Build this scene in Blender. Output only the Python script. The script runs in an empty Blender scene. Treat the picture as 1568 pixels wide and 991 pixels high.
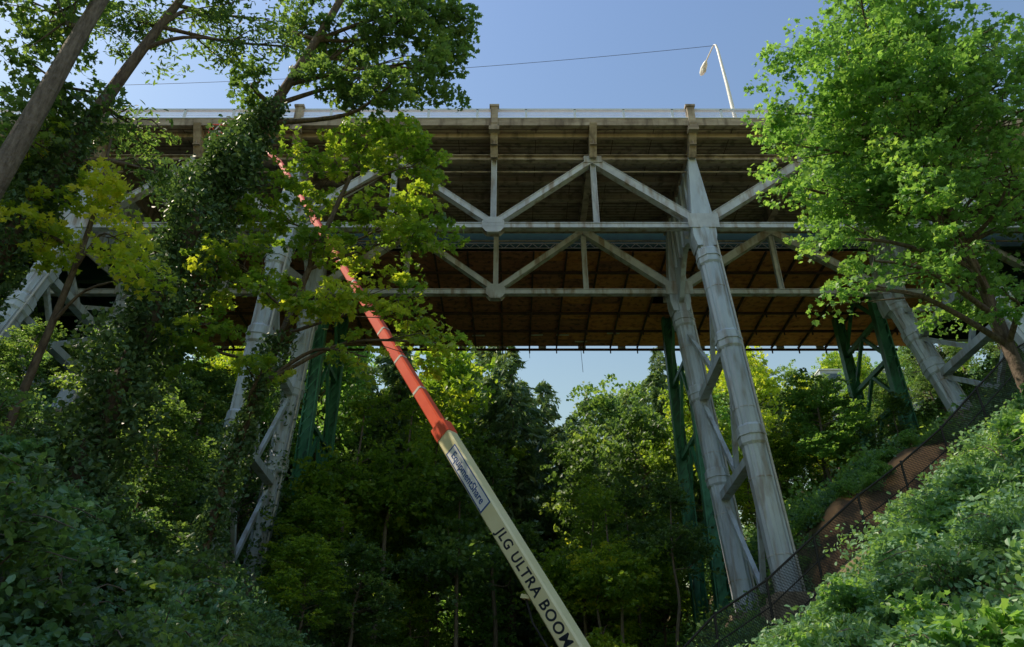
import bpy, math, numpy as np
from mathutils import Vector, Matrix
rng=np.random.default_rng(7)
EYE=1.6
sc=bpy.context.scene
sc.view_settings.view_transform='Standard'
# ---------------------------------------------------------------- materials
def newmat(name):
    m=bpy.data.materials.new(name); m.use_nodes=True
    nt=m.node_tree; nt.nodes.clear()
    out=nt.nodes.new('ShaderNodeOutputMaterial')
    return m,nt,out
def surf(name,c1,c2,scale=1.5,rough=.7,metal=0,detail=4,bump=.15,streak=None,stain=None,bscale=20):
    m,nt,out=newmat(name); N=nt.nodes; L=nt.links
    b=N.new('ShaderNodeBsdfPrincipled'); b.inputs['Roughness'].default_value=rough; b.inputs['Metallic'].default_value=metal
    tc=N.new('ShaderNodeTexCoord'); mp=N.new('ShaderNodeMapping'); L.new(tc.outputs['Object'],mp.inputs[0])
    if streak: mp.inputs['Scale'].default_value=streak
    n=N.new('ShaderNodeTexNoise'); n.inputs['Scale'].default_value=scale; n.inputs['Detail'].default_value=detail; n.inputs['Roughness'].default_value=.65
    L.new(mp.outputs[0],n.inputs['Vector'])
    r=N.new('ShaderNodeValToRGB'); r.color_ramp.elements[0].position=.33; r.color_ramp.elements[1].position=.67
    r.color_ramp.elements[0].color=(*c1,1); r.color_ramp.elements[1].color=(*c2,1)
    L.new(n.outputs['Fac'],r.inputs[0])
    col=r.outputs[0]
    if stain:
        n3=N.new('ShaderNodeTexNoise'); n3.inputs['Scale'].default_value=.9; n3.inputs['Detail'].default_value=6
        mp3=N.new('ShaderNodeMapping'); mp3.inputs['Scale'].default_value=(2.5,2.5,.5); L.new(tc.outputs['Object'],mp3.inputs[0]); L.new(mp3.outputs[0],n3.inputs['Vector'])
        r3=N.new('ShaderNodeValToRGB'); r3.color_ramp.elements[0].position=.5; r3.color_ramp.elements[1].position=.66
        L.new(n3.outputs['Fac'],r3.inputs[0])
        mx=N.new('ShaderNodeMixRGB'); L.new(r3.outputs[0],mx.inputs[0]); L.new(col,mx.inputs[1]); mx.inputs[2].default_value=(*stain,1)
        col=mx.outputs[0]
    L.new(col,b.inputs['Base Color'])
    if bump:
        n2=N.new('ShaderNodeTexNoise'); n2.inputs['Scale'].default_value=bscale; n2.inputs['Detail'].default_value=3; L.new(tc.outputs['Object'],n2.inputs['Vector'])
        bp=N.new('ShaderNodeBump'); bp.inputs['Strength'].default_value=bump; bp.inputs['Distance'].default_value=.05
        L.new(n2.outputs['Fac'],bp.inputs['Height']); L.new(bp.outputs[0],b.inputs['Normal'])
    L.new(b.outputs[0],out.inputs[0])
    return m
def leafmat(name,dark,mid,light,trans=.4,k_=1.0):
    m,nt,out=newmat(name); N=nt.nodes; L=nt.links
    a=N.new('ShaderNodeAttribute'); a.attribute_name='tint'
    r=N.new('ShaderNodeValToRGB'); e=r.color_ramp.elements
    s=lambda c:tuple(v*k_ for v in c)+(1,)
    e[0].position=0; e[0].color=s(dark); e[1].position=1; e[1].color=s(light)
    k=e.new(.5); k.color=s(mid)
    L.new(a.outputs['Fac'],r.inputs[0])
    d=N.new('ShaderNodeBsdfPrincipled'); d.inputs['Roughness'].default_value=.45; d.inputs['Specular IOR Level'].default_value=.5
    L.new(r.outputs[0],d.inputs['Base Color'])
    t=N.new('ShaderNodeBsdfTranslucent')
    g=N.new('ShaderNodeMixRGB'); g.blend_type='MULTIPLY'; g.inputs[0].default_value=1; L.new(r.outputs[0],g.inputs[1]); g.inputs[2].default_value=(2.6,2.4,.9,1)
    L.new(g.outputs[0],t.inputs[0])
    mx=N.new('ShaderNodeMixShader'); mx.inputs[0].default_value=trans
    L.new(d.outputs[0],mx.inputs[1]); L.new(t.outputs[0],mx.inputs[2]); L.new(mx.outputs[0],out.inputs[0])
    return m
M={}
M['steel']=surf('grey_steel_paint',(.44,.46,.51),(.64,.66,.70),scale=.9,rough=.5,stain=(.32,.26,.21),bump=.1)
M['leg']=surf('silver_column_paint',(.42,.48,.57),(.60,.67,.76),scale=.7,rough=.4,streak=(2,2,.35),stain=(.34,.33,.33),bump=.12)
M['conc']=surf('weathered_concrete',(.27,.21,.16),(.52,.44,.35),scale=.8,rough=.9,streak=(.6,1,2.5),bump=.3,stain=(.2,.155,.12))
M['deckc']=surf('stained_deck_soffit',(.32,.25,.20),(.56,.45,.37),scale=.6,rough=.9,streak=(.5,4,1),bump=.3,stain=(.22,.18,.15))
M['green']=surf('green_bridge_paint',(.05,.24,.15),(.09,.36,.23),scale=1,rough=.5,stain=(.04,.14,.10))
M['dgreen']=surf('dark_green_girder_paint',(.02,.07,.055),(.03,.11,.08),scale=1,rough=.5)
M['rail']=surf('galvanised_rail',(.62,.68,.78),(.74,.80,.88),scale=3,rough=.35,bump=0)
M['bark']=surf('bark',(.07,.05,.04),(.19,.15,.115),scale=4,rough=.95,streak=(3,3,.6),bump=.8,bscale=9)
M['bark2']=surf('grey_bark',(.10,.08,.065),(.25,.21,.175),scale=4,rough=.95,streak=(3,3,.6),bump=.8,bscale=9)
M['ply']=surf('bounce_lit_plywood',(.72,.26,.09),(.88,.40,.16),scale=1.2,rough=.8,streak=(.4,2,1),bump=.1,stain=(.48,.15,.07))  # bright orange: warm sun bounce painted into the panel colour
M['ply2']=surf('unlit_plywood',(.38,.15,.095),(.64,.27,.165),scale=1.2,rough=.85,streak=(.4,2,1),bump=.1,stain=(.18,.09,.07))  # darker copy of the plywood, without the painted sun bounce
M['rust']=surf('platform_joist',(.08,.05,.04),(.16,.09,.07),scale=2,rough=.8)
M['galv']=surf('galvanised_lattice',(.5,.48,.46),(.65,.63,.6),scale=3,rough=.5,bump=0)
M['cream']=surf('cream_boom_paint',(.78,.71,.40),(.86,.80,.50),scale=.8,rough=.35,bump=.02)
M['orange']=surf('orange_boom_paint',(.74,.08,.035),(.87,.13,.055),scale=.8,rough=.35,bump=.02)
M['white']=surf('white_paint',(.75,.75,.75),(.82,.82,.82),rough=.4,bump=0)
M['black']=surf('black_rubber',(.012,.012,.013),(.03,.03,.03),rough=.7,bump=.1)
M['blue']=surf('blue_decal',(.02,.08,.28),(.03,.1,.34),rough=.4,bump=0)
M['navy']=surf('dark_decal',(.015,.02,.035),(.02,.03,.05),rough=.4,bump=0)
M['glass']=surf('window_glass',(.05,.08,.12),(.1,.15,.2),rough=.1,bump=0)
M['wall']=surf('apartment_render',(.35,.4,.48),(.45,.5,.58),rough=.8)
K1=1.3
M['lmaple']=leafmat('maple_leaf',(.07,.13,.03),(.13,.22,.04),(.27,.32,.05),.5,K1)
M['lgold']=leafmat('golden_maple_leaf',(.12,.20,.03),(.25,.32,.045),(.38,.38,.06),.5,K1)
M['ldark']=leafmat('dark_leaf',(.045,.09,.045),(.09,.165,.065),(.17,.25,.08),.42,K1)
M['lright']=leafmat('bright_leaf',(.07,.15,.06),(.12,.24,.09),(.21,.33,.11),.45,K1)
M['lcon']=leafmat('conifer_needle',(.045,.085,.055),(.085,.15,.085),(.16,.22,.09),.25,K1)
M['lshrub']=leafmat('shrub_leaf',(.055,.13,.075),(.11,.22,.12),(.20,.33,.16),.3,K1)
M['livy']=leafmat('ivy_leaf',(.035,.075,.04),(.07,.14,.065),(.13,.21,.08),.2,K1)
def groundmat():
    m,nt,out=newmat('forest_soil'); N=nt.nodes; L=nt.links
    b=N.new('ShaderNodeBsdfPrincipled'); b.inputs['Roughness'].default_value=.95
    tc=N.new('ShaderNodeTexCoord'); n=N.new('ShaderNodeTexNoise'); n.inputs['Scale'].default_value=.35; n.inputs['Detail'].default_value=10
    L.new(tc.outputs['Object'],n.inputs['Vector'])
    r=N.new('ShaderNodeValToRGB'); r.color_ramp.elements[0].position=.35; r.color_ramp.elements[1].position=.65
    r.color_ramp.elements[0].color=(.07,.10,.04,1); r.color_ramp.elements[1].color=(.18,.135,.08,1); L.new(n.outputs['Fac'],r.inputs[0])
    a=N.new('ShaderNodeAttribute'); a.attribute_name='bare'
    mx=N.new('ShaderNodeMixRGB'); L.new(a.outputs['Fac'],mx.inputs[0]); L.new(r.outputs[0],mx.inputs[1])
    r2=N.new('ShaderNodeValToRGB'); r2.color_ramp.elements[0].position=.42;r2.color_ramp.elements[1].position=.55;r2.color_ramp.elements[0].color=(.13,.075,.045,1); r2.color_ramp.elements[1].color=(.66,.32,.15,1)  # bare soil, its orange brightened to stand in for sunlight
    n2=N.new('ShaderNodeTexNoise'); n2.inputs['Scale'].default_value=.7; n2.inputs['Detail'].default_value=9; L.new(tc.outputs['Object'],n2.inputs['Vector']); L.new(n2.outputs['Fac'],r2.inputs[0])
    L.new(r2.outputs[0],mx.inputs[2]); L.new(mx.outputs[0],b.inputs['Base Color'])
    bp=N.new('ShaderNodeBump'); bp.inputs['Strength'].default_value=1; bp.inputs['Distance'].default_value=.35; L.new(n2.outputs['Fac'],bp.inputs['Height']); L.new(bp.outputs[0],b.inputs['Normal'])
    L.new(b.outputs[0],out.inputs[0]); return m
M['ground']=groundmat()
# ---------------------------------------------------------------- mesh builder
class MB:
    def __init__(s): s.v=[];s.l=[];s.t=[];s.m=[];s.tint=[];s.sm=[];s.nv=0;s.mats=[]
    def mi(s,name):
        if name not in s.mats: s.mats.append(name)
        return s.mats.index(name)
    def add(s,v,faces,mat,tint=None,smooth=False):
        v=np.asarray(v,float).reshape(-1,3); i=s.mi(mat)
        if isinstance(faces,np.ndarray):
            s.l.append((faces+s.nv).ravel()); s.t.append(np.full(len(faces),faces.shape[1])); n=len(faces)
        else:
            s.l.append(np.array([a for f in faces for a in f])+s.nv); s.t.append(np.array([len(f) for f in faces])); n=len(faces)
        s.m.append(np.full(n,i)); s.sm.append(np.full(n,smooth)); s.v.append(v)
        s.tint.append(np.full(len(v),.5) if tint is None else tint); s.nv+=len(v)
    def mesh(s,name):
        me=bpy.data.meshes.new(name); v=np.concatenate(s.v); l=np.concatenate(s.l); t=np.concatenate(s.t)
        me.vertices.add(len(v)); me.vertices.foreach_set('co',v.astype(np.float32).ravel())
        me.loops.add(len(l)); me.loops.foreach_set('vertex_index',l.astype(np.int32))
        me.polygons.add(len(t)); st=np.concatenate([[0],np.cumsum(t)[:-1]]); me.polygons.foreach_set('loop_start',st.astype(np.int32))
        me.polygons.foreach_set('material_index',np.concatenate(s.m).astype(np.int32))
        me.polygons.foreach_set('use_smooth',np.concatenate(s.sm))
        a=me.attributes.new('tint','FLOAT','POINT'); a.data.foreach_set('value',np.concatenate(s.tint).astype(np.float32))
        for k in s.mats: me.materials.append(M[k])
        me.update(calc_edges=True); return me
    def obj(s,name,parent=None):
        o=bpy.data.objects.new(name,s.mesh(name)); sc.collection.objects.link(o)
        if parent: o.parent=parent
        return o
def empty(name):
    e=bpy.data.objects.new(name,None); sc.collection.objects.link(e); return e
BF=[(0,3,2,1),(4,5,6,7),(0,1,5,4),(1,2,6,5),(2,3,7,6),(3,0,4,7)]
def box(mb,x0,x1,y0,y1,z0,z1,mat):
    mb.add([(x0,y0,z0),(x1,y0,z0),(x1,y1,z0),(x0,y1,z0),(x0,y0,z1),(x1,y0,z1),(x1,y1,z1),(x0,y1,z1)],BF,mat)
def nrm(a): a=np.asarray(a,float); return a/(np.linalg.norm(a)+1e-9)
def beam(mb,p,q,w,h,mat,side=(0,1,0),w2=None,h2=None):
    p=np.array(p,float);q=np.array(q,float); d=nrm(q-p); s=np.array(side,float); s=nrm(s-d*np.dot(s,d)); u=np.cross(d,s)
    w2=w if w2 is None else w2; h2=h if h2 is None else h2; vs=[]
    for c,ww,hh in((p,w,h),(q,w2,h2)):
        vs+=[c-s*ww/2-u*hh/2,c+s*ww/2-u*hh/2,c+s*ww/2+u*hh/2,c-s*ww/2+u*hh/2]
    mb.add(vs,BF,mat)
def ibeam(mb,p,q,w,h,mat,side=(0,1,0),t=.05):
    p=np.array(p,float);q=np.array(q,float); d=nrm(q-p); s=np.array(side,float); s=nrm(s-d*np.dot(s,d)); u=np.cross(d,s)
    beam(mb,p+u*(h/2-t/2),q+u*(h/2-t/2),w,t,mat,side); beam(mb,p-u*(h/2-t/2),q-u*(h/2-t/2),w,t,mat,side)
    beam(mb,p,q,t,h-2*t,mat,side)
def tube(mb,path,rad,n,mat,smooth=True,cap=False):
    P=np.array(path,float); k=len(P); rad=np.broadcast_to(rad,(k,)); T=np.gradient(P,axis=0) if k>2 else np.array([P[1]-P[0]]*2)
    T/= (np.linalg.norm(T,axis=1,keepdims=True)+1e-9)
    ref=np.array([1,0,0.]) if abs(T[:,0]).mean()<.8 else np.array([0,1.,0])
    U=np.cross(T,ref); U/=(np.linalg.norm(U,axis=1,keepdims=True)+1e-9); W=np.cross(T,U)
    a=np.arange(n)/n*2*np.pi+np.pi/n
    V=P[:,None,:]+rad[:,None,None]*(np.cos(a)[None,:,None]*U[:,None,:]+np.sin(a)[None,:,None]*W[:,None,:])
    i=np.arange(k-1)[:,None]*n; j=np.arange(n)[None,:]; j2=(j+1)%n
    F=np.stack([i+j,i+j2,i+n+j2,i+n+j],-1).reshape(-1,4)
    mb.add(V.reshape(-1,3),F,mat,smooth=smooth)
    if cap:
        mb.add(V[0],[tuple(range(n))[::-1]],mat); mb.add(V[-1],[tuple(range(n))],mat)
T_FAR=(np.array([(0,-.5,0),(.36,-.05,.06),(0,.5,0),(-.36,-.05,.06)]),np.array([[0,1,2,3]]))
T_NEAR=(np.array([(0,-.5,0),(.3,-.25,.09),(.26,.18,.09),(0,.5,0),(-.26,.18,.09),(-.3,-.25,.09)]),np.array([[0,1,2,3],[0,3,4,5]]))
T_LONG=(np.array([(0,-.5,0),(.17,-.2,.05),(.13,.2,.04),(0,.55,-.05),(-.13,.2,.04),(-.17,-.2,.05)]),np.array([[0,1,2,3],[0,3,4,5]]))
T_MAPLE=(np.array([(0,-.42,0),(.36,-.4,.05),(.27,-.14,.03),(.56,.1,-.06),(.24,.14,.03),(0,.6,-.05),(-.24,.14,.03),(-.56,.1,-.06),(-.27,-.14,.03),(-.36,-.4,.05)]),np.array([list(range(10))]))
T_NEEDLE=(np.array([(0,-.5,0),(.13,-.1,.02),(0,.5,-.05),(-.13,-.1,.02)]),np.array([[0,1,2,3]]))
T_FAR_N=(np.array([(0,-.5,0),(.2,-.1,.04),(0,.5,-.06),(-.2,-.1,.04)]),np.array([[0,1,2,3]]))
def leaves(mb,C,size,mat,tint,tmpl,up=.5,axis=None):
    C=np.asarray(C); n=len(C); nn=rng.normal(size=(n,3)); nn/=np.linalg.norm(nn,axis=1,keepdims=True)
    nn=nn*(1-up)+np.array([0,0,up]); nn/=np.linalg.norm(nn,axis=1,keepdims=True)
    r=rng.normal(size=(n,3)) if axis is None else axis+rng.normal(size=(n,3))*.35
    t=np.cross(r,nn); t/=(np.linalg.norm(t,axis=1,keepdims=True)+1e-9); b=np.cross(nn,t)
    s=(size*rng.uniform(.6,1.35,n))[:,None,None]; V,F=tmpl
    X=C[:,None,:]+s*(V[None,:,0:1]*t[:,None,:]+V[None,:,1:2]*b[:,None,:]+V[None,:,2:3]*nn[:,None,:])
    FF=(np.arange(n)[:,None,None]*len(V)+F[None]).reshape(-1,F.shape[1])
    mb.add(X.reshape(-1,3),FF,mat,tint=np.repeat(np.clip(tint,0,1),len(V)))
def sprays(mb,centers,rad,nl,size,mat,tmpl,tb=.45,tv=.2,up=.5,droop=.25):
    S=np.asarray(centers); k=len(S); st=tb+rng.normal(size=k)*tv
    a=rng.uniform(0,2*np.pi,(k,nl)); r=np.sqrt(rng.uniform(0,1,(k,nl)))*rad*rng.uniform(.6,1.3,(k,1))
    z=-droop*r*r/rad+rng.normal(size=(k,nl))*rad*.13
    tilt=rng.normal(size=(k,2))*.3
    dx=r*np.cos(a);dy=r*np.sin(a); z=z+dx*tilt[:,:1]+dy*tilt[:,1:]
    C=np.stack([S[:,None,0]+dx,S[:,None,1]+dy,S[:,None,2]+z],-1).reshape(-1,3)
    leaves(mb,C,size,mat,(st[:,None]+rng.normal(size=(k,nl))*.13).ravel(),tmpl,up)
def trunkcurve(pts,m=6):
    P=np.array(pts,float); out=[]
    for i in range(len(P)-1):
        p0=P[max(i-1,0)];p1=P[i];p2=P[i+1];p3=P[min(i+2,len(P)-1)]
        for j in range(m):
            t=j/m; out.append(.5*((2*p1)+(-p0+p2)*t+(2*p0-5*p1+4*p2-p3)*t*t+(-p0+3*p1-3*p2+p3)*t**3))
    out.append(P[-1]); return np.array(out)
def ivy(mb,path,r,n,size=.16):
    P=np.array(path); i=rng.uniform(0,len(P)-1.001,n); k=i.astype(int); f=(i-k)[:,None]
    C=P[k]*(1-f)+P[k+1]*f; d=rng.normal(size=(n,3)); d[:,2]*=.3; d/=np.linalg.norm(d,axis=1,keepdims=True)
    lump=1+.45*np.sin(C[:,2]*2.1+np.arctan2(d[:,1],d[:,0])*2)
    leaves(mb,C+d*(r*lump*rng.uniform(.6,1.15,n))[:,None],size,'livy',.45+rng.normal(size=n)*.25,T_NEAR,.25)
def decid(mb,trunk,r0,blobs,mat,K=9,nl=32,srad=.55,size=.18,tmpl=T_NEAR,tb=.45,bark='bark',twigs=True,tv=.2,up=.5):
    tp=trunkcurve(trunk); k=len(tp); rr=np.linspace(r0,r0*.25,k); rr[0]*=1.3
    tube(mb,tp,rr,9,bark)
    for (cx,cy,cz,R,*o) in blobs:
        dens=o[0] if o else 1; tbb=tb+(o[1] if len(o)>1 else 0); c=np.array([cx,cy,cz],float)
        dd=np.linalg.norm(tp-c,axis=1)+np.where(tp[:,2]>cz-.2*R,8,0); i=int(np.argmin(dd)); p=tp[i]
        mid=(p+c)/2+np.array([0,0,.12*np.linalg.norm(c-p)])+rng.normal(size=3)*.25
        br=trunkcurve([p,mid,c+np.array([0,0,.2*R])],5); b0=min(rr[i]*.6,.05+.035*np.linalg.norm(c-p)+.03*R)
        tube(mb,br,np.linspace(b0,b0*.3,len(br)),6,bark)
        n=max(6,int(K*dens*R*R)); d=rng.normal(size=(n,3)); d/=np.linalg.norm(d,axis=1,keepdims=True)
        w=1+.35*np.sin(d[:,0]*3+cx)*np.cos(d[:,1]*4+cz)+.2*np.sin(d[:,2]*7+cy)
        pos=c+d*(R*w*(.3+.75*rng.uniform(0,1,n)**.6))[:,None]*np.array([1.05,1.05,.8])
        if twigs:
            for q in pos[::2]:
                s=br[rng.integers(len(br)//2,len(br))]; m2=(s+q)/2+rng.normal(size=3)*.12+np.array([0,0,.1])
                tube(mb,[s,m2,q],[b0*.28,b0*.18,.008],4,bark)
        sprays(mb,pos,srad,nl,size,mat,tmpl,tbb,tv,up)
def generic_decid(name,H,mat,seed,low=.25,R=.26,lsize=.34,nb=26,tr0=.014):
    global rng; rng=np.random.default_rng(seed); mb=MB()
    tr=[(0,0,-1)];x=y=0
    for i in range(1,6):
        x+=rng.normal()*.02*H; y+=rng.normal()*.02*H; tr.append((x,y,H*.92*i/5))
    bl=[]
    for i in range(nb):
        t=rng.uniform(low,1); rr=H*R*math.sin(min(1,(1-t)/(1-low)*1.15+.12)*math.pi*.5)*rng.uniform(.35,1); a=rng.uniform(0,6.28)
        bl.append((x*t+rr*math.cos(a),y*t+rr*math.sin(a),H*t*.97,H*rng.uniform(.055,.12),1,rng.normal()*.12))
    decid(mb,tr,H*tr0,bl,mat,K=8,nl=20,srad=H*.036,size=lsize,tmpl=T_FAR,twigs=False,bark='bark2')
    return mb.mesh(name)
def generic_conifer(name,H,R,seed,low=.2):
    global rng; rng=np.random.default_rng(seed); mb=MB()
    tube(mb,[(0,0,-1),(.1,0,H*.5),(0,0,H)],[H*.012,H*.008,.03],7,'bark')
    for z in np.arange(H*.06,H*low,.8):
        a=rng.uniform(0,6.28); L=rng.uniform(.6,2.2); tube(mb,[(0,0,z),(L*math.cos(a),L*math.sin(a),z+rng.uniform(-.5,.2))],[.05,.01],3,'bark')
    z=H*low; ph=rng.uniform(0,6.28)
    while z<H-.3:
        t=(z-H*low)/(H*(1-low)); n=rng.integers(3,6)
        for _ in range(n):
            a=rng.uniform(0,6.28)
            L=(R*(1-t)**.6*rng.uniform(.35,1.2)*(1+.3*math.sin(z*.8+a+ph))+.3)*(1 if t>.12 else .7); d=np.array([math.cos(a),math.sin(a),0])
            s=np.linspace(0,1,5)[:,None]; up0=.15*t*L
            P=np.array([0,0,z])+d*s*L+np.array([0,0,1])*(up0*s-.42*L*s**1.4+.14*L*s**3)
            tube(mb,P,np.linspace(.05,.01,5),3,'bark')
            m=int(L*13)+4; u=rng.uniform(.12,1,m); c=np.array([0,0,z])+d*(u*L)[:,None]; c[:,2]+=up0*u-.42*L*u**1.4+.14*L*u**3
            lat=rng.normal(size=m)*.3*L*.5*(1.1-u); c+=np.array([-d[1],d[0],0])*lat[:,None]; c[:,2]-=np.abs(rng.normal(size=m))*.35
            ax=np.tile(d+np.array([0,0,-.9]),(m,1)); leaves(mb,c,.95,'lcon',.4+t*.2+rng.normal()*.15+rng.normal(size=m)*.12,T_NEEDLE if rng.random()<.3 else T_FAR_N,.35,ax)
        z+=rng.uniform(.35,.85)*H/36
    return mb.mesh(name)
# ---------------------------------------------------------------- terrain
def sst(t): t=np.clip(t,0,1); return t*t*(3-2*t)
def ground(x,y):
    x=np.asarray(x,float);y=np.asarray(y,float)
    a=np.abs(x-0.04*np.maximum(y-60,0)); s=np.where(a<3,0,.75*(a-3))
    z=36-np.log1p(np.exp((36-s)/2.5))*2.5
    z=np.maximum(z,0)
    lump=.35*np.sin(x*.55+y*.3)*np.cos(y*.42-x*.2)+.18*np.sin(x*1.3-y*.9)
    z=z+lump*np.clip((a-3)/4,0,1)
    z=z+np.clip(y-48,0,80)*.1
    z=z+(2.1+.35*np.sin(x*1.7))*sst((y-34.2)/1.8)*sst((x-13.6)/1.5)*sst((24-x)/4)
    return z
xs=np.unique(np.concatenate([np.linspace(-60,60,241),np.linspace(-900,-60,15),np.linspace(60,900,15)]))
ys=np.unique(np.concatenate([np.linspace(-20,140,321),np.linspace(-700,-20,12),np.linspace(140,1500,14)]))
X,Y=np.meshgrid(xs,ys); Z=ground(X,Y); nx=len(xs);ny=len(ys)
mb=MB(); i=np.arange(ny-1)[:,None]*nx; j=np.arange(nx-1)[None,:]
F=np.stack([i+j,i+j+1,i+nx+j+1,i+nx+j],-1).reshape(-1,4)
mb.add(np.stack([X,Y,Z],-1).reshape(-1,3),F,'ground',smooth=True)
g=mb.obj('ground')
def bare(x,y): return np.clip(1.6-np.abs((y-35.1)/1.0),0,1)*np.clip((x-13.2)/1,0,1)*np.clip((22.5-x)/1.5,0,1)
at=g.data.attributes.new('bare','FLOAT','POINT'); at.data.foreach_set('value',bare(X,Y).ravel().astype(np.float32))
def G(x,y): return float(ground(x,y))
# ---------------------------------------------------------------- steel truss bridge
Y1,Y2=35.0,42.2; ZL=26.76+EYE; ZT=31.9+EYE; ZD=33.8+EYE
bridge=empty('steel_truss_bridge')
P6=6.08
nodes=[-1.1+P6*k for k in range(-9,3)]+[18.1,25.2,31.3,37.4,43.5,49.6]
nodes[11]=11.1
mb=MB()
YA,YB=33.6,43.6
box(mb,-70,70,YA+.02,YB,ZD-.3,ZD,'deckc')
box(mb,-70,70,YA-.05,YA+.25,ZD-.36,ZD+.2,'conc'); box(mb,-70,70,YB-.28,YB+.05,ZD-.5,ZD+.22,'conc')
box(mb,-70,70,YA-.09,YA+.1,ZD+.2,ZD+.28,'rail')
box(mb,-70,70,34.28,34.5,ZD-.66,ZD-.3,'deckc')
for yy in (36.6,38.4,40.2): ibeam(mb,(-70,yy,ZD-.56),(70,yy,ZD-.56),.3,.5,'deckc')
for n in nodes:
    ibeam(mb,(n,YA+.35,ZD-.95),(n,YB-.3,ZD-.95),.42,1.1,'deckc',side=(1,0,0))
    beam(mb,(n,YA+.1,ZD-.1),(n,Y1-.25,ZT-.05),.44,.62,'conc',side=(1,0,0))
    beam(mb,(n,YB-.2,ZD-.35),(n,Y2+.25,ZT-.05),.34,.5,'deckc',side=(1,0,0))
r3=np.random.default_rng(2)
for y in np.arange(YA+.35,YB-.4,.3):
    box(mb,-69,69,y,y+.02+.02*r3.random(),ZD-.325,ZD-.302,'rust')
for x in np.arange(-69,69,2.43): box(mb,x,x+.04,YA+.3,YB-.3,ZD-.335,ZD-.303,'rust')
mb.obj('deck',bridge)
def truss(Yt,name):
    mb=MB()
    ibeam(mb,(-65,Yt,ZT+.12),(62,Yt,ZT+.12),.36,.42,'conc')
    ibeam(mb,(-60,Yt,ZL),(60,Yt,ZL),.4,.38,'steel',side=(0,1,0))
    box(mb,-60,60,Yt-.16,Yt+.16,ZL-.12,ZL+.12,'steel')
    for i,n in enumerate(nodes):
        low=(i%2==1)
        if i not in (5,7,11,13):
            ibeam(mb,(n,Yt,ZL),(n,Yt,ZT),.3,.34,'steel',side=(0,1,0))
        if low:
            for s in(-1,1):
                yy=Yt+s*.235
                pl=[(-.65,.25),(-.65,-.2),(-.42,-.5),(.42,-.5),(.65,-.2),(.65,.25),(.28,.55),(-.28,.55)]
                v=[(n+a,yy-.012,ZL+b) for a,b in pl]+[(n+a,yy+.012,ZL+b) for a,b in pl]; k=8
                mb.add(v,[tuple(range(8)),tuple(range(15,7,-1))]+[(q,(q+1)%8+0,(q+1)%8+8,q+8)[::-1] for q in range(8)],'steel')
                for rx in np.arange(-.55,.56,.11):
                    for rz in(-.12,.12): box(mb,n+rx-.015,n+rx+.015,Yt-.262,Yt-.247,ZL+rz-.015,ZL+rz+.015,'steel')
            beam(mb,(n,Yt,ZL-.55),(n,Yt,ZL-.2),.45,.7,'steel')
        else:
            beam(mb,(n-.55,Yt-.02,ZT-.12),(n+.55,Yt-.02,ZT-.12),.5,.5,'steel')
        if i+1<len(nodes):
            m=nodes[i+1]; a,b=((n,Yt,ZL+.1),(m,Yt,ZT-.1)) if low else ((n,Yt,ZT-.1),(m,Yt,ZL+.1))
            w=.5 if i in(6,7,10,11,12,13) else .34
            beam(mb,a,b,.42,w,'steel',side=(0,1,0))
            d=nrm(np.array(b)-np.array(a)); u=np.cross(d,[0,1,0])
            for s in(-1,1):
                beam(mb,np.array(a)+u*s*w/2,np.array(b)+u*s*w/2,.5,.04,'steel',side=(0,1,0))
    tube(mb,[(-60,Yt+.45,ZT-.55),(60,Yt+.45,ZT-.55)],.05,6,'conc')
    return mb.obj(name,bridge)
truss(Y1,'front_truss'); truss(Y2,'rear_truss')
def leg(mb,top,base,r,mat='leg',collars=(.1,.36,.62)):
    top=np.array(top,float); base=np.array(base,float)
    tube(mb,[top,base],[r,r*1.0],8,mat,smooth=False,cap=True)
    L=np.linalg.norm(base-top); d=(base-top)/L
    for c in collars:
        p=top+d*L*c
        tube(mb,[p-d*.55,p-d*.42,p+d*.42,p+d*.55],[r*1.02,r*1.16,r*1.16,r*1.02],8,mat,smooth=False)
        tube(mb,[p-d*.05,p+d*.05],[r*1.24,r*1.24],8,mat,smooth=False,cap=True)
    for c in np.linspace(.2,.9,5):
        p=top+d*L*c; tube(mb,[p-d*.03,p+d*.03],[r*1.04]*2,8,'steel',smooth=False,cap=True)
    for ox,oy in((.0,-1),(-.72,-.72),(.72,-.72)):
        o=np.array([ox,oy,0])*r*.93; beam(mb,top+o,base+o,.08,.05,mat,side=(1,0,0))
    o=np.array([r*.95,-r*.55,0]); tube(mb,[top+o,base+o],.07,6,'galv')
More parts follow.
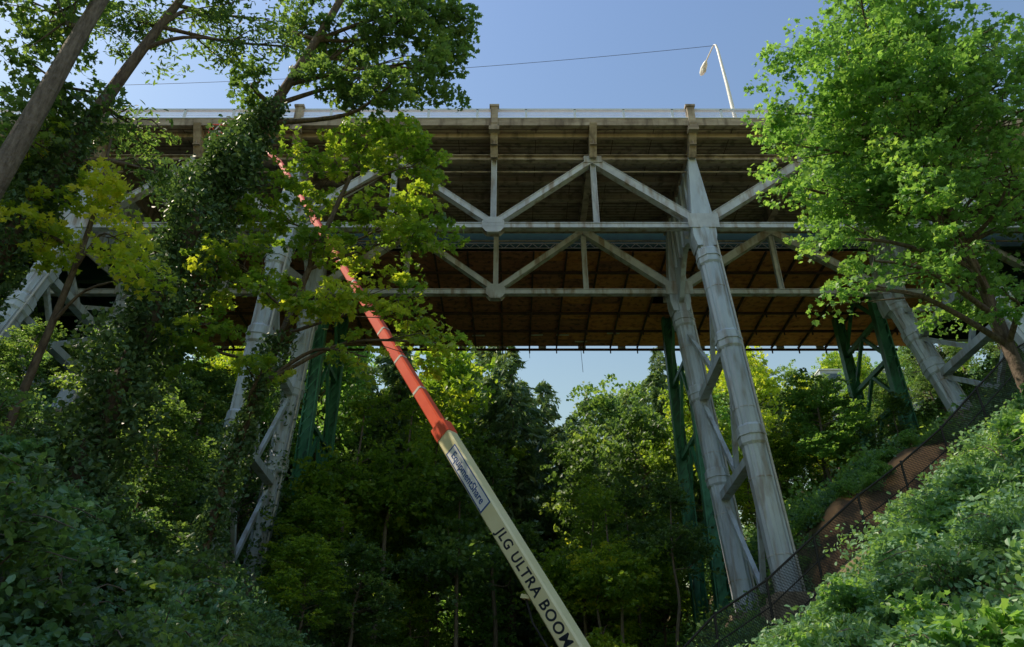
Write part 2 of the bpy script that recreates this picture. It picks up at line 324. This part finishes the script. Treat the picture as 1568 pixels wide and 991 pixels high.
def tower(x,b1,b2,name,r=.6):
    mb=MB()
    leg(mb,(x,Y1,ZL-.3),b1,r); leg(mb,(x,Y2,ZL-.3),b2,r)
    for Yt in (Y1,Y2):
        beam(mb,(x,Yt,ZT+.2),(x,Yt,ZL+.3),.5,.42,'leg',w2=1.05,h2=1.25)
        beam(mb,(x,Yt,ZL+.3),(x,Yt,ZL-1.0),1.05,1.35,'leg')
        beam(mb,(x,Yt,ZL-1.0),(x,Yt,ZL-1.7),1.05,1.35,'leg',w2=1.1,h2=1.05)
        for s in(-1,1): box(mb,x-.9,x+.9,Yt+s*.56-.015,Yt+s*.56+.015,ZL-.45,ZL+.55,'steel')
    ya,yb=Y1+.52,Y2-.52; top=ZT+.1; pts=[(ya,top),(ya,ZL-1.2)]
    for t in np.linspace(0,1,11): pts.append((ya+.5+(yb-ya-1)*t,ZL-1.0+2.1*math.sin(t*math.pi)))
    pts+=[(yb,ZL-1.2),(yb,top)]; k=len(pts)
    v=[(x-.16,a,b) for a,b in pts]+[(x+.16,a,b) for a,b in pts]
    mb.add(v,[tuple(range(k)),tuple(range(2*k-1,k-1,-1))]+[(q,(q+1)%k,(q+1)%k+k,q+k)[::-1] for q in range(k)],'leg')
    for yy in np.linspace(ya+.8,yb-.8,5): 
        for s in(-1,1): box(mb,x+s*.22-.06,x+s*.22+.06,yy-.03,yy+.03,ZL+1.1,top-.05,'leg')
    A=np.array([x,Y1,ZL-.3]);B=np.array(b1,float);C=np.array([x,Y2,ZL-.3]);D=np.array(b2,float)
    f=lambda P,Q,t:P+(Q-P)*t
    for t in(.36,.66): beam(mb,f(A,B,t),f(C,D,t+.02),.5,.45,'leg',side=(1,0,0))
    for t0,t1 in((.13,.36),(.36,.66),(.66,.95)):
        m=(f(A,B,t1)+f(C,D,t1))/2
        beam(mb,f(A,B,t0),m,.24,.26,'leg',side=(1,0,0)); beam(mb,f(C,D,t0),m,.24,.26,'leg',side=(1,0,0))
    for b in(b1,b2):
        gz=G(b[0],b[1]); box(mb,b[0]-1.1,b[0]+1.1,b[1]-1.1,b[1]+1.1,gz-2,b[2]+.02,'conc'); box(mb,b[0]-.85,b[0]+.85,b[1]-.85,b[1]+.85,b[2]+.02,b[2]+.4,'conc')
    mb.obj(name,bridge)
def bb(x,y): return (x,y,G(x,y)+.7)
tower(nodes[11],bb(12.3,34.5),bb(12.3,41.2),'tower_1')
tower(nodes[7],bb(-14.6,36.4),bb(-14.6,43.2),'tower_2')
tower(nodes[13],bb(27.0,33.5),bb(26.4,40.3),'tower_3')
tower(nodes[5],bb(-26.6,33.0),bb(-26.2,39.8),'tower_4')
mb=MB()
for x in np.arange(-66,66,3.04):
    for yy in(YA+.12,YB-.12):
        beam(mb,(x,yy,ZD+.2),(x,yy,ZD+1.1),.13,.13,'rail')
        beam(mb,(x-.14,yy,ZD+.24),(x+.14,yy,ZD+.24),.2,.05,'rail')
for yy in(YA+.12,YB-.12):
    for zz,w in((1.1,.13),(.92,.045),(.76,.045),(.60,.045),(.44,.045)): box(mb,-68,68,yy-w/2,yy+w/2,ZD+zz-w/2,ZD+zz+w/2,'rail')
mb.obj('railing',bridge)
mb=MB()
for x in(-1.1-12.16*3,-1.1-12.16*2,-1.1-12.16,-1.1,11.1,25.2,37.4):
    box(mb,x-.22,x+.22,YA-.14,YA+.32,ZD-.55,ZD+1.15,'conc'); box(mb,x-.3,x+.3,YA-.2,YA+.38,ZD+1.15,ZD+1.3,'conc'); box(mb,x-.32,x+.32,YA-.18,YA+.3,ZD-.8,ZD-.5,'conc')
mb.obj('pilasters',bridge)
mb=MB()
for s in(-1,1): box(mb,min(s*50,s*58),max(s*50,s*58),33.4,43.8,22,ZD-.4,'conc')
mb.obj('abutments',bridge)
# ---------------------------------------------------------------- second (green) bridge
gb=empty('green_girder_bridge'); mb=MB(); ZP=31.9+EYE
box(mb,-75,75,44.6,60.0,ZP+3.0,ZP+3.4,'deckc'); box(mb,-75,75,44.4,44.7,ZP+2.8,ZP+3.8,'conc')
for yy in(45.0,49.5,54.5,59.2): ibeam(mb,(-75,yy,ZP+1.7),(75,yy,ZP+1.7),.5,2.4,'dgreen',side=(0,1,0))
for x in np.arange(-72,73,6.08): ibeam(mb,(x,45.2,ZP+2.0),(x,59,ZP+2.0),.35,1.4,'dgreen',side=(1,0,0))
mb.obj('deck_and_girders',gb)
mb=MB()
def gtower(x,ya=48.2,yb=54.4):
    za=G(x,ya);zb=G(x,yb)
    for yy,zz in((ya,za),(yb,zb)):
        for dx in(-.3,.3): beam(mb,(x+dx,yy,ZP+.5),(x+dx*1.6,yy,zz-.5),.6,.1,'green',side=(0,1,0))
        beam(mb,(x,yy,ZP+.5),(x,yy,zz-.5),.08,.6,'green',side=(0,1,0))
        z=zz+1
        while z<ZP: 
            beam(mb,(x-.3,yy-.31,z),(x+.3,yy-.31,z+.9),.04,.1,'green'); z+=.9
    z0=max(za,zb)+1; lv=np.linspace(z0,ZP-.3,5)
    for a,b in zip(lv[:-1],lv[1:]):
        beam(mb,(x,ya,a),(x,yb,a),.3,.35,'green',side=(1,0,0)); beam(mb,(x,ya,a),(x,(ya+yb)/2,b),.22,.25,'green',side=(1,0,0)); beam(mb,(x,yb,a),(x,(ya+yb)/2,b),.22,.25,'green',side=(1,0,0))
for x in(13.0,-14.2,27.5,-27.5): gtower(x)
mb.obj('green_towers',gb)
# ---------------------------------------------------------------- work platform
wp=empty('work_platform'); mb=MB(); rng=np.random.default_rng(3)
px0,px1,pw,pd=-30,34.8,2.43,1.22
x=px0
while x<px1:
    y=44.7
    while y<59.2:
        if rng.random()>.02:
            t=(x+1)/9+rng.normal()*.35  # panels turn to the bounce-lit colour towards the right
            dz=rng.uniform(-.012,.012)
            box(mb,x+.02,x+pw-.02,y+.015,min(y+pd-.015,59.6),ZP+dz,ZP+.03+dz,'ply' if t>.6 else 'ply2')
        y+=pd
    x+=pw
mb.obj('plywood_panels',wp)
mb=MB()
for x in np.arange(px0,px1+.1,2.43): ibeam(mb,(x,44.6,ZP-.12),(x,59.6,ZP-.12),.12,.2,'rust',side=(1,0,0),t=.025)
for y in(47,50,53,56,59.4): ibeam(mb,(px0,y,ZP-.33),(px1,y,ZP-.33),.12,.2,'rust',t=.025)
for x in np.arange(px0,px1,2.43):
    for y in(53,56,59.4): box(mb,x-.05,x+.05,y-.05,y+.05,ZP-.7,ZP-.2,'rust')
mb.obj('joists',wp)
mb=MB()
yy,zz=44.35,ZP+.05
tube(mb,[(px0,yy,zz),(px1,yy,zz)],.045,5,'galv'); tube(mb,[(px0,yy,zz+.42),(px1,yy,zz+.42)],.045,5,'galv')
k=0
for x in np.arange(px0,px1,.42):
    beam(mb,(x,yy,zz+(.42 if k%2 else 0)),(x+.42,yy,zz+(0 if k%2 else .42)),.04,.04,'galv'); k+=1
for x in np.arange(px0,px1,3.6): box(mb,x,x+.7,59.62,59.7,ZP-.05,ZP+.35,'white')
for x,y in((1.6,57.1),(3.9,57.1),(-3.5,57.2),(8.3,56.8),(5.6,58.3)): box(mb,x,x+1.1,y,y+.12,ZP-.1,ZP-.02,'white')
for x,l in((6.2,2.6),(1.5,1.2),(-3,.9)): tube(mb,[(x,59.4,ZP),(x+.1,59.4,ZP-l)],.025,4,'black')
mb.obj('lattice_edge',wp)
# ---------------------------------------------------------------- street lamp and wire
mb=MB()
tube(mb,[(14.0,34.0,ZD),(13.9,34.0,ZD+3.6),(13.75,34.0,ZD+7.0),(13.7,34.05,ZD+7.5)],[.13,.11,.085,.075],8,'white')
tube(mb,[(14.0,34.0,ZD-.02),(14.0,34,ZD+.4)],[.22,.2],8,'conc',cap=True)
arm=trunkcurve([(13.7,34.05,ZD+7.5),(13.65,34.3,ZD+7.75),(13.55,34.9,ZD+7.75),(13.4,35.5,ZD+7.6)],4)
tube(mb,arm,.05,6,'white')
tube(mb,[(13.4,35.45,ZD+7.62),(13.36,35.65,ZD+7.5),(13.3,36.0,ZD+7.4),(13.25,36.35,ZD+7.32),(13.22,36.5,ZD+7.33)],[.06,.17,.22,.17,.05],8,'white',cap=True)
tube(mb,[(13.31,35.95,ZD+7.28),(13.3,35.95,ZD+7.08),(13.3,35.95,ZD+7.0)],[.17,.14,.05],8,'galv',cap=True)
mb.obj('street_lamp')
mb=MB(); t=np.linspace(0,1,24)
W=np.stack([13.7-44*t,34.05+3.5*t,ZD+7.45-1.1*4*t*(1-t)*.6+0*t],-1); tube(mb,W,.015,4,'black'); mb.obj('overhead_wire')
# ---------------------------------------------------------------- boom lift
bl=empty('boom_lift')
A=np.array([1.43,18.4,2.1+EYE]); V=np.array([-13.83,11.9,25.3]); a=nrm(V); nside=np.array([-.652,-.758,0]); nside=nrm(nside-a*np.dot(nside,a)); topn=np.cross(nside,-a)
pt=lambda t:A+V*t
mb=MB()
def section(t0,t1,w,h,mat,r=.03):
    p,q=pt(t0),pt(t1)
    c=.05; prof=[(-w/2+c,-h/2),(w/2-c,-h/2),(w/2,-h/2+c),(w/2,h/2-c),(w/2-c,h/2),(-w/2+c,h/2),(-w/2,h/2-c),(-w/2,-h/2+c)]
    v=[p+nside*x+topn*y for x,y in prof]+[q+nside*x+topn*y for x,y in prof]
    mb.add(v,[tuple(range(8)),tuple(range(15,7,-1))]+[(k,(k+1)%8,(k+1)%8+8,k+8) for k in range(8)],mat)
section(-.07,.2536,.42,.54,'cream'); section(.245,.262,.46,.58,'orange')
section(.26,.5,.32,.40,'orange'); section(.495,.505,.37,.44,'orange'); section(.5,.76,.25,.32,'orange'); section(.755,.765,.3,.37,'orange'); section(.76,1,.2,.26,'orange')
tip=pt(1); bk=np.array([-16.3,32.0,32.0])
beam(mb,tip,tip+np.array([-.8,.3,.9]),.2,.24,'orange'); beam(mb,tip+np.array([-.8,.3,.9]),bk+np.array([.9,-.1,-.3]),.16,.2,'orange')
beam(mb,pt(-.03)-topn*.33,pt(.12)-topn*.33,.06,.05,'black')
beam(mb,pt(.055)-topn*.3,pt(.062)-topn*.5,.16,.1,'cream')
tube(mb,[pt(.058)-topn*.45,pt(.04)-topn*.62,pt(0)-topn*.6,pt(-.04)-topn*.4],.03,6,'black')
for i,tt in enumerate((.32,.38,.44,.56,.62,.68,.82,.9)): section(tt,tt+.003,.335 if tt<.5 else .265,.415 if tt<.5 else .335,'galv')
mb.obj('boom',bl)
mb=MB(); bx,by,bz=bk
for dx in(-1.1,-.37,.37,1.1):
    for dy in(-.45,.45): beam(mb,(bx+dx,by+dy,bz),(bx+dx,by+dy,bz+1.1),.05,.05,'orange')
for zz in(0,.55,1.1):
    for dy in(-.45,.45): beam(mb,(bx-1.1,by+dy,bz+zz),(bx+1.1,by+dy,bz+zz),.05,.05,'orange' if zz!=.55 else 'white')
    for dx in(-1.1,1.1): beam(mb,(bx+dx,by-.45,bz+zz),(bx+dx,by+.45,bz+zz),.05,.05,'orange',side=(1,0,0))
for k in range(4): beam(mb,(bx-1.1+k*.55,by-.47,bz+.55*(k%2)),(bx-.55+k*.55,by-.47,bz+1.1-.55*(k%2)),.04,.04,'white')
box(mb,bx-1.1,bx+1.1,by-.45,by+.45,bz-.06,bz,'galv'); box(mb,bx+.3,bx+.9,by+.2,by+.42,bz+.6,bz+1.0,'black')
mb.obj('basket',bl)
mb=MB(); cx,cy=2.6,17.3
box(mb,cx-1.1,cx+1.3,cy-2.2,cy+2.2,.55,1.0,'orange'); box(mb,cx-.7,cx+1.9,cy-1.3,cy+.9,1.05,1.95,'cream'); tube(mb,[(cx,cy,1.0),(cx,cy,1.05)],.8,20,'black',cap=True)
for sx in(-1.25,1.45):
    for sy in(-1.6,1.6):
        tube(mb,[(cx+sx-.22,cy+sy,.5),(cx+sx-.18,cy+sy,.5),(cx+sx+.18,cy+sy,.5),(cx+sx+.22,cy+sy,.5)],[.42,.5,.5,.42],24,'black',cap=True); tube(mb,[(cx+sx-.23,cy+sy,.5),(cx+sx+.23,cy+sy,.5)],.25,16,'cream',cap=True)
mb.obj('chassis',bl)
def text(s,t,h,mat,name,off,shear=.25,space=1.0,bold=.006):
    c=bpy.data.curves.new(name,'FONT'); c.body=s; c.size=h; c.extrude=.002; c.align_x='CENTER'; c.align_y='CENTER'; c.shear=shear; c.offset=bold; c.space_character=space
    o=bpy.data.objects.new(name+'_tmp',c); sc.collection.objects.link(o)
    dg=bpy.context.evaluated_depsgraph_get(); me=bpy.data.meshes.new_from_object(o.evaluated_get(dg)); bpy.data.objects.remove(o)
    me.materials.clear(); me.materials.append(M[mat]); ob=bpy.data.objects.new(name,me); sc.collection.objects.link(ob)
    x=-a; z=nside; y=np.cross(z,x); p=pt(t)+nside*off
    ob.matrix_world=Matrix(((x[0],y[0],z[0],p[0]),(x[1],y[1],z[1],p[1]),(x[2],y[2],z[2],p[2]),(0,0,0,1))); ob.parent=bl
    return ob
text('JLG ULTRA BOOM',.06,.40,'navy','boom_lettering',.2135,space=1.17,bold=.008)
mb=MB(); p=pt(.185); 
for (hl,hh,o,mt) in((1.25,.22,.213,'blue'),(1.2,.185,.216,'white')):
    v=[p+nside*o+a*sx*hl+topn*sy*hh for sx,sy in((-1,-1),(1,-1),(1,1),(-1,1))]; mb.add(v,[(0,1,2,3)],mt)
mb.obj('decal_panel',bl)
text('EquipmentShare',.185,.31,'blue','decal_lettering',.2205,shear=0,bold=.004,space=1.03)
# ---------------------------------------------------------------- fence (real wires)
mb=MB(); fx=np.arange(3.5,31,2.4); fy=lambda x:32.4+.05*max(0,x-8)
for x in fx:
    g0=G(x,fy(x)); tube(mb,[(x,fy(x),g0-.2),(x,fy(x),g0+2.3)],.06,6,'black')
for x0,x1 in zip(fx[:-1],fx[1:]):
    p0=np.array([x0,fy(x0),G(x0,fy(x0))]);p1=np.array([x1,fy(x1),G(x1,fy(x1))]); H=2.2
    for zz,r in((H,.05),(.1,.03),(1.15,.03)): tube(mb,[p0+[0,0,zz],p1+[0,0,zz]],r,5,'black')
    nW=22
    for k in range(-int(nW*.8),nW):
        for sgn in(1,-1):
            t0=k/nW; t1=t0+.8; ta,tb=max(t0,0),min(t1,1)
            if tb<=ta: continue
            za=(ta-t0)/.8*H; zb=(tb-t0)/.8*H
            if sgn<0: za,zb=H-za,H-zb
            beam(mb,p0+(p1-p0)*ta+[0,0,za],p0+(p1-p0)*tb+[0,0,zb],.012,.016,'black')
mb.obj('chain_link_fence')
# ---------------------------------------------------------------- apartment building
mb=MB(); bx,by=47,92; gz=G(bx,by)
box(mb,bx-7,bx+7,by-5,by+5,gz-4,gz+9,'wall')
for f in range(3):
    for k in range(5): box(mb,bx-6.2+k*2.6,bx-4.4+k*2.6,by-5.04,by-4.9,gz+.8+f*3,gz+2.4+f*3,'glass'); 
    box(mb,bx-7.1,bx+7.1,by-5.1,by+5.1,gz+2.9+f*3,gz+3.05+f*3,'white')
    for k in range(3): box(mb,bx-7.04,bx-6.9,by-4+k*3,by-2.4+k*3,gz+.8+f*3,gz+2.4+f*3,'glass')
mb.obj('apartment_building')
# ---------------------------------------------------------------- near trees
rng=np.random.default_rng(21)
mb=MB(); T=[(-12.2,20,G(-12.2,20)-.5),(-11.5,20,11.7),(-10.3,20,18.8),(-9.2,20,21.6),(-7.1,20,28.6),(-6,20,35)]
bl3=[(-4.3,20,27.2,2.0),(-3.0,20,24.2,1.35),(-2.6,20.5,27.5,1.2),(-6.4,20.5,26.3,1.5,.8),(-5.6,20,23.4,1.3,.9),(-9.6,20,23.6,1.0,.7),(-5,20,31,2.2),(-8,20,30.6,1.8),(-4.4,19,22.3,.9,.8),(-8.6,20.5,27,1.2,.6),(-7.6,20,24.2,.9,.6)]
decid(mb,T,.36,bl3,'ldark',K=18,nl=38,srad=.5,size=.2,tmpl=T_MAPLE,tb=.45,bark='bark')
cv=trunkcurve(T); ivy(mb,cv[:15],1.15,20000,.18); ivy(mb,cv[12:20],.55,4500,.17); mb.obj('ivy_covered_tree')
mb=MB(); T=[(-9,21.5,G(-9,21.5)-.5),(-8.4,21.3,9),(-7.2,20.8,14),(-6,20.4,18.5),(-5.2,20.2,21)]
blm=[(-3.9,20,20.3,1.4,1,.05),(-5.3,20,20.6,1.1),(-7.2,20,19.4,1.3),(-4.0,20,17.2,1.5,1,.05),(-6.3,20,16.2,1.3,.8),(-3.2,20,13.9,1.2,.8,.15),(-5.4,19.6,13.6,1.2,.7,.3),(-8.7,20,15,1.4,.9,0),(-4.4,20,11.8,.9,.5,.2),(-2.8,19.5,16,.9,.8,.1),(-8.4,20.4,17.6,1.1,.9),(-6.9,19.6,13.8,.9,.6,.3),(-2.2,19.8,12.2,.7,.5,.3),(-2.6,20,19.2,.7,.7),(-9.4,20,12.6,1.1,.8,-.1),(-7.4,20,11.6,.9,.5,.1)]
decid(mb,T,.18,blm,'lmaple',K=17,nl=34,srad=.45,size=.19,tmpl=T_MAPLE,tb=.5,bark='bark'); ivy(mb,trunkcurve(T)[:12],.4,4500,.16); mb.obj('bigleaf_maple')
mb=MB(); T=[(-13.5,14,G(-13.5,14)-.5),(-12.6,14,13.6),(-11.9,14,20.5),(-11.2,14.5,28)]
decid(mb,T,.38,[(-13.6,14.6,20.5,1.7,1),(-12.9,15,17.8,1.2,.9),(-10.5,16,24.5,1.3,.7),(-14,15,24.5,2),(-10.8,16,28,1.8),(-13.4,15,16,1.1)],'ldark',K=15,nl=36,srad=.5,size=.18,tmpl=T_MAPLE,bark='bark2'); mb.obj('leaning_alder_tree')
mb=MB(); T=[(-14.5,16.5,G(-14.5,16.5)-.5),(-13.2,16,14),(-11.9,16,19.8),(-10.7,16.5,26)]
decid(mb,T,.34,[(-12.6,17,22.6,1.3,1),(-10.4,17,23.3,1.3,.9),(-9.2,17,22.2,.9,.8),(-14.6,16.5,17.5,1.4,1),(-8.6,17.5,24,.9,.7),(-11.8,17,18.3,1.1,.9),(-10.6,17,16.4,.8,.7),(-13.6,16.5,15.5,1.2,1),(-7.6,17.5,22.6,.7,.7)],'ldark',K=17,nl=38,srad=.5,size=.2,tmpl=T_LONG,tb=.4,bark='bark'); ivy(mb,trunkcurve(T)[:11],.55,6500,.15); mb.obj('leaning_alder_tree')
mb=MB(); T=[(-12.8,17.5,G(-12.8,17.5)-.4),(-12.2,17,10),(-11.6,16.4,14),(-11.6,16,17)]
decid(mb,T,.14,[(-11.3,16,14.9,1.05,1,.1),(-12.3,16,13.6,1.0,1,-.05),(-10.4,16,13.2,.9,.9,.05),(-13.5,16,16.4,1.1,1,-.1),(-9.5,16,12.1,.7,.7,-.2),(-13.8,16,14,1,.9,-.1)],'lgold',K=17,nl=34,srad=.42,size=.17,tmpl=T_MAPLE,tb=.55); mb.obj('golden_maple_tree')
mb=MB(); T=[(17.5,23,G(17.5,23)-.5),(17,22.6,16),(16.4,22.4,22),(15.8,22,28),(15.4,22,33)]
blr=[]
r2=np.random.default_rng(5)
for i in range(52):
    d=r2.normal(size=3); d/=np.linalg.norm(d); f=r2.uniform(.45,.9)
    c=np.array([16.3,22,23.3])+d*np.array([5.3,4.5,8.6])*f
    if c[2]<16: continue
    blr.append((*c,r2.uniform(1.2,1.9),1.0,r2.normal()*.1+(.15 if c[0]>17 and c[2]>25 else 0)))  # upper right clumps tinted lighter, backlight put into the leaf colour
blr+=[(11.2,22,20,1.3),(11.0,22,24,1.3),(11.6,22,17.6,1.1),(12.2,22,27.5,1.5),(14.6,21,15.6,.9,.5),(11.2,21,14.9,.7,.4),(12.4,21,16,1.0,.6),(14.8,21,18,1.2,.8),(10.4,21.6,22,.9,.8),(16.5,21,14.6,.8,.4),(15.2,20.5,16.6,1.0,.6)]
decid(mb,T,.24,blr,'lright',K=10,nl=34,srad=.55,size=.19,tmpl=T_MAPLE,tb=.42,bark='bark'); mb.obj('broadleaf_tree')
mb=MB(); T=[(24.5,33,G(24.5,33)-.3),(22.5,30,16),(20.5,28,20)]
decid(mb,T,.1,[(20.2,28,19.6,1.2,.8),(21.5,29.4,19,.9,.7)],'lright',K=11,nl=30,srad=.5,size=.2,tmpl=T_NEAR,tb=.6); mb.obj('young_tree')
# ---------------------------------------------------------------- instanced trees
dv=[generic_decid('broadleaf_mesh_%d'%i,18,m,40+i,low=l) for i,(m,l) in enumerate((('ldark',.25),('lmaple',.3),('lright',.35),('ldark',.12)))]
gv=generic_decid('golden_mesh',18,'lgold',77,low=.3)
tv=[generic_decid('tall_stem_mesh_%d'%i,20,m,90+i,low=.55,R=.16,nb=13,tr0=.011) for i,m in enumerate(('lmaple','ldark'))]
cvs=[generic_conifer('conifer_mesh_%d'%i,38,r,60+i,low=l) for i,(r,l) in enumerate(((6.2,.15),(5.4,.35),(7,.25)))]
rng=np.random.default_rng(11)
def place(name,me,x,y,s,sxy=None,dz=-.2):
    o=bpy.data.objects.new(name,me); sc.collection.objects.link(o); o.location=(x,y,G(x,y)+dz); q=sxy or s
    o.scale=(q,q,s); o.rotation_euler=(rng.normal()*.03,rng.normal()*.03,rng.uniform(0,6.28)); return o
pts=[]
def ok(x,y,d):
    for (a_,b_) in pts:
        if (a_-x)**2+(b_-y)**2<d*d: return False
    pts.append((x,y)); return True
n=0
for _ in range(3000):
    y=rng.uniform(63,100); x=rng.uniform(-.78,.78)*y
    if not ok(x,y,4.6): continue
    u=x/y; base=(G(x,y)-EYE)
    if .04<u<.115: el=rng.uniform(19,23.5)
    elif .015<u<=.04 or .115<=u<.14: el=rng.uniform(23.5,26)
    elif u>.14: el=rng.uniform(23.5,28.8)
    else: el=rng.uniform(26,32)
    H=y*math.tan(math.radians(el))-base
    H=min(max(H,9),48)
    if rng.random()<.65 and H>18 and not(u>.15 and rng.random()<.3):
        place('conifer_tree',cvs[rng.integers(3)],x,y,H/38,max(H/38,.8))
    else:
        H=min(H,34); me=gv if rng.random()<(.2 if u>.15 else .1) else dv[rng.integers(4)]
        place('deciduous_tree',me,x,y,H/18,H/18*.8)
    n+=1
    if n>125: break
pts=[]
k=0
for _ in range(900):
    y=rng.uniform(45,64); x=rng.uniform(-45,45)
    if abs(x)<3 or not ok(x,y,4.6): continue
    if min(abs(x-13),abs(x+14.2))<1.6: continue
    g0=G(x,y); Hm=27-g0
    if x>8: Hm=min(Hm,8)
    H=min(rng.uniform(6,14),Hm)
    if H<4: continue
    place('understory_tree',dv[rng.integers(4)] if rng.random()<.9 else gv,x,y,H/18,H/18*1.1); k+=1
    if k>46: break
for (x,y,H,v) in((-22,30,5,3),(-17,30,7,0),(-18,35,7,3),(-9.5,36,6,1),(-8,39,8,0),(-20.5,38,8,3),(-19,41,11,0),(-10.5,42,9,1),(-15.5,27,7,3),(-12.6,24.5,5.5,0),(-13.2,30,6,3),(20,46,9,2),(18,50,8,1),(31,30,10,2),(34,36,10,0),(-34,44,8,0)):
    place('understory_tree',dv[v],x,y,H/18,H/18*1.25)
for (x,y,H) in((-8.5,47,19),(-6.2,52,21),(-3.6,46.5,18),(-1.5,55,22),(3.8,49,17),(6.5,45.5,14),(5.2,57,18),(8.8,52,14),(-10.5,45.5,17),(9.6,46.5,12)):
    place('alder_tree',tv[rng.integers(2)],x,y,H/20,H/20)
for (x,y,H) in((-31,10,22),(-38,18,24),(-28,-3,22)):   # unseen woodland on the left bank, added to shade the foreground
    place('deciduous_tree',dv[rng.integers(2)],x,y,H/18,H/18)
# ---------------------------------------------------------------- shrubs
mb=MB(); rng=np.random.default_rng(9)
def shrubs(n,x0,x1,y0,y1,r,nl,size,tb,mat='lshrub',hmul=1):
    x=rng.uniform(x0,x1,n);y=rng.uniform(y0,y1,n); m=(np.abs(x)>3.2+rng.uniform(0,1,n))&(bare(x,y)<.3)&~((x>5)&(x<27)&(y>29.5)&(y<34))
    x=x[m];y=y[m]; nn=.5+.5*np.sin(x*.9+y*.5)*np.cos(y*.8-x*.35); rr=r*(.35+1.0*nn)*rng.uniform(.6,1.4,len(x))
    C=np.stack([x,y,ground(x,y)+rr*.45*hmul],-1); k=len(C)
    d=rng.normal(size=(k,nl,3)); d/=np.linalg.norm(d,axis=2,keepdims=True); d[:,:,2]=np.abs(d[:,:,2])*hmul-.15
    P=C[:,None,:]+d*(rr[:,None]*rng.uniform(.5,1.1,(k,nl)))[:,:,None]
    t=(tb+.3*(nn-.5)[:,None]+rng.normal(size=(k,1))*.18+rng.normal(size=(k,nl))*.14).ravel()
    leaves(mb,P.reshape(-1,3),size,mat,t,T_NEAR,.35)
shrubs(1300,4,20,9,24,.5,55,.14,.45); shrubs(1300,-20,-4,9,24,.6,55,.14,.35)
shrubs(1400,4,34,24,40,.7,45,.18,.45); shrubs(1500,-34,-4,24,40,.9,45,.19,.35)
shrubs(260,5,28,30,33.5,.35,30,.12,.5)
shrubs(1800,-45,45,40,66,1.1,40,.28,.4); shrubs(900,5,36,38,62,1.2,40,.26,.65,'lright')
mb.obj('shrub_foliage')
mb=MB()
def bush(x,y,h,r,mat,tb,tm,size):
    z=G(x,y); cs=[]
    for _ in range(int(9+h*5)):
        a_=rng.uniform(0,6.28); L=r*rng.uniform(.3,1.1); hh=h*rng.uniform(.45,1.1)
        e=np.array([x+L*math.cos(a_),y+L*math.sin(a_),z+hh*(1-.35*L/r)]); m_=np.array([x+L*.35*math.cos(a_),y+L*.35*math.sin(a_),z+hh*.75])
        st=trunkcurve([(x,y,z-.1),m_,e],4); tube(mb,st,np.linspace(.022,.006,len(st)),4,'bark2')
        for q in st[3:]: cs.append(q+rng.normal(size=3)*.1)
    sprays(mb,cs,.26,15,size,mat,tm,tb,.22,.45)
for _ in range(95):
    x=rng.uniform(5,19);y=rng.uniform(9,25)
    h=rng.uniform(.7,1.5) if y<22 else rng.uniform(.5,1.0)
    bush(x,y,h,h*.8,'lright' if rng.random()<.5 else 'lshrub',rng.uniform(.3,.7),(T_NEAR,T_LONG,T_MAPLE)[rng.integers(3)],rng.uniform(.10,.17))
for _ in range(110):
    x=-rng.uniform(4.5,19);y=rng.uniform(9,28)
    h=rng.uniform(.8,2.2); bush(x,y,h,h*.75,'ldark' if rng.random()<.5 else 'lshrub',rng.uniform(.2,.55),(T_NEAR,T_LONG,T_MAPLE)[rng.integers(3)],rng.uniform(.10,.18))
for _ in range(16):
    x=rng.uniform(13.5,24);y=rng.uniform(35.5,38)
    bush(x,y,rng.uniform(.4,1.0),.6,'lright',.5,T_LONG,.16)
mb.obj('bramble_bushes')
mb=MB(); ivy(mb,[(-14.5,36.1,G(-14.5,36)+.5),(-14.2,35.8,16)],.85,2600,.22); ivy(mb,[(-14.5,43,7),(-14.1,42.7,22)],.8,3000,.22); mb.obj('ivy_plant')
# ---------------------------------------------------------------- light, sky, camera
EL,AZ=math.radians(50),math.radians(-84)
w=bpy.data.worlds.new('World'); sc.world=w; w.use_nodes=True; nt=w.node_tree; bg=nt.nodes['Background']
sky=nt.nodes.new('ShaderNodeTexSky'); sky.sky_type='NISHITA'; sky.sun_disc=False; sky.sun_elevation=EL; sky.sun_rotation=AZ; sky.ozone_density=2.0; sky.air_density=2.8; sky.dust_density=1.0
hs=nt.nodes.new('ShaderNodeHueSaturation'); hs.inputs['Hue'].default_value=.525; hs.inputs['Saturation'].default_value=1.3
nt.links.new(sky.outputs[0],hs.inputs['Color']); nt.links.new(hs.outputs[0],bg.inputs[0]); bg.inputs[1].default_value=.15
sd=bpy.data.lights.new('sun','SUN'); sd.energy=5; sd.angle=math.radians(.5); sd.color=(1,.86,.66)
so=bpy.data.objects.new('sun',sd); sc.collection.objects.link(so)
dv3=Vector((math.sin(AZ)*math.cos(EL),math.cos(AZ)*math.cos(EL),math.sin(EL))); so.rotation_euler=dv3.to_track_quat('Z','Y').to_euler()
cam=bpy.data.cameras.new('camera'); co=bpy.data.objects.new('camera',cam); sc.collection.objects.link(co); sc.camera=co
cam.sensor_width=36; cam.lens=36*1141/1568; cam.clip_end=4000; co.location=(0,0,EYE); co.rotation_euler=(math.radians(120),0,0)
